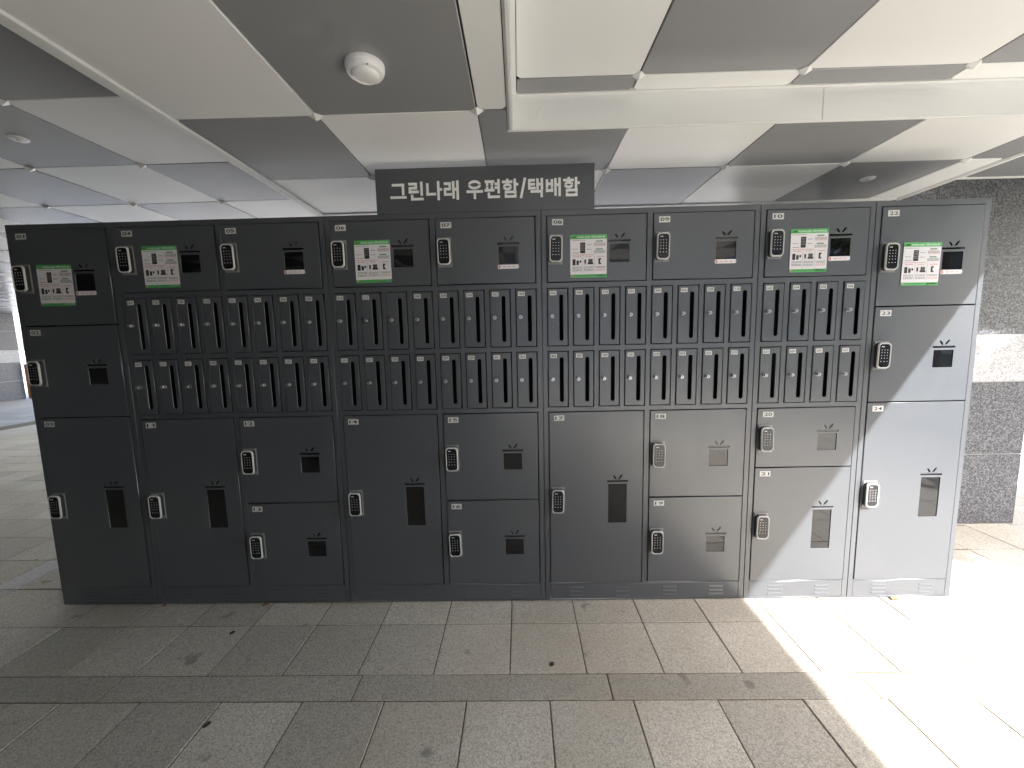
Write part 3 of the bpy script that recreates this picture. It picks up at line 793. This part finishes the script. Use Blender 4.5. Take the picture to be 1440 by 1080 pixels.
for c in CAB:
    w = c['w']
    root = empty('locker_cabinet', (c['x'], 0, 0), CLAB[c['key']], 'locker', 'parcel lockers and mailboxes in one row')
    rr = random.Random(c['key'])
    link('frame', c['frame_me'], None, root)
    b = MB(PAINT, INSIDE_SHADE)
    b.box(0.0015, 0.0165, 0.0215, DEPTH, 0.008, 1.8985); b.box(w - 0.0165, w - 0.0015, 0.0215, DEPTH, 0.008, 1.8985)
    b.box(0.017, w - 0.017, 0.0215, DEPTH, 1.8835, 1.8985); b.box(0.017, w - 0.017, DEPTH - 0.015, DEPTH, 0.008, 1.883)
    b.box(0.017, w - 0.017, 0.0215, DEPTH - 0.0155, 0.0935, 0.0985)
    for z in (1.5645, 1.2735, 0.9835) if c['mail'] else (1.2,): b.box(0.017, w - 0.017, 0.0235, DEPTH - 0.016, z - 0.004, z + 0.004, 1)
    b.box(0.0175, w - 0.0175, 0.120, 0.124, 0.104, 1.878, 1)  # dark liner added close behind the openings to keep the slots black
    b.build('carcass', root)
    kp = link('kick_plate', c['kick_me'], None, root)
    for vx in ((0.135, 0.365, 0.600, 0.830) if w > 0.8 else (0.135, 0.365)):
        link('vent', VENT, None, kp, (vx + 0.02, 0.0006, 0.030))
    for fx in (0.03, w - 0.03): link('foot', FOOT, None, root, (fx, 0.06, -0.0005))
    for (num, ci, zr, wh, sheet, tab), (me, dw, dh, gx, gz) in zip(c['doors'], c['door_me']):
        x0 = c['cols'][ci][0] + GAP
        d = link('locker_door', me, None, root, (x0, rr.uniform(-0.0006, 0.0006), zr[0] + GAP))
        d['label'] = 'door %s with a gift-box shaped window cut-out and keypad lock' % num
        if num == '22' or num == '23' or num == '24': pass
        d.rotation_euler = (0, 0, rr.uniform(-0.0012, 0.0012))
        key = round(wh, 3)
        if key not in pane_cache:
            b = MB(ACRYL); b.box(-0.058, 0.058, -DW + 0.0030, -DW + 0.0060, -wh / 2 - 0.008, wh / 2 + 0.058); pane_cache[key] = b.mesh('window_pane')
        p = link('window_pane', pane_cache[key], None, d, (gx, 0, gz))
        p.rotation_euler = (rr.uniform(-0.0015, 0.0015), 0, rr.uniform(-0.0015, 0.0015))
        l = link('keypad_lock', LOCK, None, d, (0.0365, -DW, dh / 2 - 0.002))
        l.rotation_euler = (0, rr.uniform(-0.02, 0.02), 0)
        n = link('number_plate', number_plate(num, 0.050, 0.0265), None, d, (0.0475, -DW, dh - 0.0275))
        n.rotation_euler = (0, rr.uniform(-0.03, 0.03), 0)
        if tab: link('caution_sticker', TAB, None, d, (gx - 0.001, -DW - 0.0002, gz - wh / 2 - 0.0095))
        if sheet: leafspots.append((num, c['x'] + x0 + dw - 0.262, zr[0] + GAP + gz - 0.0115))
    if c['mail']:
        for (r, j, x, z) in c['boxes']:
            t = MAILNUM[c['mail']][r][j]
            d = link('mailbox_door', MAILDOOR[r], None, root, (x + GAP, rr.uniform(-0.0008, 0.0008), z + GAP))
            d.rotation_euler = (0, 0, rr.uniform(-0.004, 0.004))
            link('cam_lock', CAM, None, d, (0.0195, -DW, 0.131 if r else 0.135), (0, rr.uniform(-0.3, 0.3), 0))
            if t:
                h = mh1 if r else mh0
                n = link('number_label', number_plate(t, 0.031, 0.0195), None, d, (0.0245, -DW, h - 0.0195))
                n.rotation_euler = (0, rr.uniform(-0.06, 0.06), 0)
for num, x, z in leafspots:
    o = link('leaflet', LEAF, None, None, (x, -DW - 0.0016, z))
    o.rotation_euler = (0, random.uniform(-0.012, 0.012), 0)
    tag(o, LLAB[num], 'leaflet', 'instruction leaflets on the upper doors')

# ================================================================== sign board
sg = empty('sign_board', (-0.2505, 0.0, 1.9), 'dark grey sign board with white stencil lettering standing on top of the lockers', 'sign')
b = MB(PAINT); b.box(-0.4945, 0.4945, -0.001, 0.030, 0.0005, 0.197, 0, 0.0015); b.build('sign_panel', sg)
SW = 0.0110
for gl in SIGN:
    b = MB(LETTER)
    def quad(pts, y0=-0.0035, y1=-0.0012): b.prism([(x + 0.2505, z - 1.9) for x, z in pts], y0, y1, 0)
    yk = 0
    for s_ in gl:
        yk += 1
        y0 = -0.0035 - yk * 0.00004
        if s_[0] == 'S':
            p0, p1 = Vector(s_[1:3]), Vector(s_[3:5]); d = (p1 - p0).normalized(); nn = Vector((-d.y, d.x)) * SW / 2
            quad([tuple(p0 + nn), tuple(p0 - nn), tuple(p1 - nn), tuple(p1 + nn)], y0)
        else:
            _, cx, cz, rx, rz = s_
            for sgn in (1, -1):
                o_, i_ = [], []
                for k_ in range(13):
                    a = math.radians(7 + 166 * k_ / 12)
                    o_.append((cx + (rx + SW / 2) * math.cos(a), cz + sgn * (rz + SW / 2) * math.sin(a)))
                    i_.append((cx + (rx - SW / 2) * math.cos(a), cz + sgn * max(rz - SW / 2, .002) * math.sin(a)))
                for k_ in range(12): quad([o_[k_], o_[k_ + 1], i_[k_ + 1], i_[k_]], y0)
    b.build('letter', sg)

# ================================================================== ceiling fittings
def lathe(b, prof, mi_of, n=40):
    rings = [[b.bm.verts.new((r * math.cos(2 * math.pi * i / n), r * math.sin(2 * math.pi * i / n), z)) for i in range(n)] for r, z in prof]
    for j, (p, q) in enumerate(zip(rings[:-1], rings[1:])):
        for i in range(n):
            f = b.bm.faces.new((p[i], p[(i + 1) % n], q[(i + 1) % n], q[i])); f.material_index = mi_of(j); f.smooth = False if j in (0,) else True
    b.bm.faces.new(rings[-1]).material_index = mi_of(len(prof) - 2)
    b.bm.faces.new(rings[0])
lt = empty('ceiling_lamp', (-0.544, -0.640, zl), 'round white sensor lamp with a domed diffuser on a grey ceiling panel', 'lamp')
b = MB(WPLAST, KEYWAY)
lathe(b, [(0.0545, 0.004), (0.0560, 0.0), (0.0560, -0.012), (0.0545, -0.0135), (0.0530, -0.0135), (0.0530, -0.020), (0.0505, -0.024), (0.0405, -0.0245)], lambda j: 0)
b.box(0.020, 0.0235, -0.0455, -0.042, -0.0255, -0.0235, 1)
b.build('housing', lt)
b = MB(GLASSW); lathe(b, [(0.0395, -0.0235), (0.0395, -0.0300), (0.037, -0.0335), (0.030, -0.0365), (0.018, -0.0385), (0.006, -0.0392)], lambda j: 0); b.build('diffuser', lt)
def sprinkler(loc, label):
    s = empty('sprinkler', loc, label, 'sprinkler', 'ceiling sprinklers')
    b = MB(WPLAST); lathe(b, [(0.034, 0.003), (0.035, -0.002), (0.030, -0.006), (0.014, -0.007)], lambda j: 0, 28); b.build('escutcheon', s)
    b = MB(METAL); b.cyl((0, 0, 0), 0.007, 0.006, -0.011, -0.0065, n=14); b.cyl((0, 0, 0), 0.009, 0.009, -0.0130, -0.0115, n=14); b.build('head', s)
sprinkler((-2.29, -0.06, zh), 'small white sprinkler in the raised ceiling at the upper left')
sprinkler((1.762, 0.382, zl), 'small white sprinkler in the grey panel above locker door 10')

# ================================================================== small litter on the paving
def dry_leaf(loc, rz, s, label):
    b = MB(DRYLEAF); pts = []
    for i in range(9):
        t = i / 8; wdt = math.sin(math.pi * t) ** 0.7 * 0.36
        pts.append([(t - .5, -wdt, 0.10 * abs(wdt) + 0.16 * math.sin(3 * t)), (t - .5, 0, 0.16 * math.sin(3 * t) - 0.02), (t - .5, wdt, 0.22 * abs(wdt) + 0.16 * math.sin(3 * t))])
    vv = [[b.bm.verts.new(Vector(p) * s) for p in r] for r in pts]
    for p, q in zip(vv[:-1], vv[1:]):
        for j in range(2): b.bm.faces.new((p[j], q[j], q[j + 1], p[j + 1]))
    bmesh.ops.remove_doubles(b.bm, verts=b.bm.verts[:], dist=1e-6)
    b.tube([(0.48 * s, 0, 0.03 * s), (0.75 * s, 0.04 * s, 0.02 * s)], [0.012 * s, 0.008 * s], 5)
    o = b.build('dry_leaf', None, loc, (0, 0, rz)); tag(o, label, 'leaf', 'dry leaves at the foot of the lockers')
dry_leaf((1.722, -0.020, 0.006), 0.3, 0.036, 'reddish dry leaf on the sunlit paving below locker door 24')
dry_leaf((-1.955, -0.012, 0.002), -0.2, 0.028, 'small dry leaf near the dark left end of the lockers')
dry_leaf((-1.425, -0.014, 0.002), 0.5, 0.034, 'larger dry leaf left of centre where the lockers meet the paving')
rp = random.Random(5)
PEB = mat('dark_crumb', (0.035, 0.03, 0.025), 0.8)
for (x, y, s_, lab) in ((0.0, -0.40, .009, 'dark crumb of dirt on the slab in front of door 17'), (-1.23, -0.655, .010, 'dark crumb of dirt on the slab joint at the lower left'),
                       (-1.46, -0.205, .009, 'dark crumb of dirt on the paving in front of door 12')):
    b = MB(PEB); bmesh.ops.create_icosphere(b.bm, subdivisions=2, radius=s_)
    for v in b.bm.verts: v.co *= rp.uniform(0.75, 1.15); v.co.z = v.co.z * 0.35 + s_ * 0.25; v.co.x *= 1.3
    tag(b.build('dirt_crumb', None, (x, y, 0.0005), (0, 0, rp.uniform(0, 3))), lab, 'dirt')

# ================================================================== trees beside the open edge (the nearest dapples the right side; two broad ones are added to darken reflections)
def tree(loc, h, rad, label, seed, leaves=2600, leafsize=0.075, flat=0.8):
    r = random.Random(seed)
    t = empty('street_tree', loc, label, 'tree', 'trees beside the open edge')
    b = MB(BARK)
    top = h * 0.62
    b.tube([(0, 0, 0), (0.04, 0.02, top * .4), (-0.02, 0.05, top * .8), (0.03, 0, top)], [0.11, 0.085, 0.07, 0.045], 10)
    tips = []
    for i in range(9):
        a = i * 2.4; z0 = top * r.uniform(.62, .95); L = rad * r.uniform(.6, .95)
        e = (math.cos(a) * L, math.sin(a) * L, z0 + r.uniform(.2, .8) * (h - z0)); tips.append(e)
        b.tube([(0, 0.02, z0), (e[0] * .5, e[1] * .5, z0 + (e[2] - z0) * .65), e], [0.035, 0.022, 0.008], 6)
    b.build('trunk', t)
    b = MB(LEAFM)
    cl = [Vector((r.gauss(0, .42) * rad, r.gauss(0, .42) * rad, h - rad * flat + r.gauss(0, .40) * rad * flat)) for _ in range(46)] + [Vector(x) for x in tips]
    for i in range(leaves):
        p = r.choice(cl) + Vector((r.gauss(0, .13), r.gauss(0, .13), r.gauss(0, .11))) * rad
        u = Vector((r.uniform(-1, 1), r.uniform(-1, 1), r.uniform(-1, 1))).normalized(); v = u.orthogonal().normalized()
        s_ = leafsize * r.uniform(.6, 1.3)
        b.face([p - u * s_, p - v * s_ * .55, p + u * s_, p + v * s_ * .55])
    b.build('crown', t)
tree((5.9, -4.1, 0), 5.6, 1.1, 'leafy street tree out of the picture on the right, near the open edge', 11, 7000, 0.07)
tree((11.5, -6.5, 0), 6.5, 2.0, 'taller tree out of the picture on the right, farther off', 12, 3500, 0.11)
tree((10.2, -9.0, 0), 7.0, 2.5, 'unseen broad tree added on the right to darken reflections, beyond the sunlit paving', 14, 5000, 0.13)
tree((11.5, -12.5, 0), 7.5, 2.6, 'unseen broad tree added to darken reflections, far behind the viewer on the right', 15, 5000, 0.13)
tree((13.0, 0.5, 0), 6.0, 1.9, 'round tree out of the picture on the right, beyond the wall', 13, 3200, 0.11)

# ================================================================== unseen blocks added: one bounces light from the court, one hides low sky
FACADE = mat('facade_render', (0.62, 0.60, 0.56), 0.8)
k = N(FACADE); k.col(k.ramp(k.noise(0.6, 5), [(0.3, (0.45, 0.445, 0.43)), (0.7, (0.54, 0.53, 0.51))]))
PANE = mat('window_glass', (0.03, 0.04, 0.05), 0.08)
b = MB(PANE); b.box(-0.85, 0.85, 0, 0.03, -0.7, 0.7); PM = b.mesh('pane')
b = MB(WPLAST); b.box(-0.95, 0.95, -0.03, 0.0, -0.8, -0.7); b.box(-0.95, 0.95, -0.03, 0.0, 0.7, 0.8); b.box(-0.95, -0.85, -0.03, 0.0, -0.7, 0.7); b.box(0.85, 0.95, -0.03, 0.0, -0.7, 0.7); WM = b.mesh('window')
def block(loc, rz, label, nx, nz):
    bl = empty('added_block', loc, label, 'building'); bl.rotation_euler = (0, 0, rz)
    W_, H_ = nx * 3.0 + 1.0, nz * 2.8 + 0.3
    b = MB(FACADE); b.box(0, W_, 0, 9, 0, H_); b.build('wall', bl)
    b = MB(CONC); b.box(-0.2, W_ + 0.2, -0.2, 9.2, H_ + 0.003, H_ + 0.4); b.build('roof', bl)
    for fz in range(nz):
        for fx in range(nx):
            w_ = link('window', WM, None, bl, (2 + fx * 3.0, -0.002, 1.6 + fz * 2.8)); link('pane', PM, None, w_, (0, -0.034, 0))
block((-16.0, 17.0, 0), 0, 'unseen pale block added across the court to bounce light and reflect in the ceiling', 11, 4)
block((27.0, -19.0, 0), math.pi, 'unseen pale three-storey block added far behind the viewer to hide low sky glow', 15, 3)
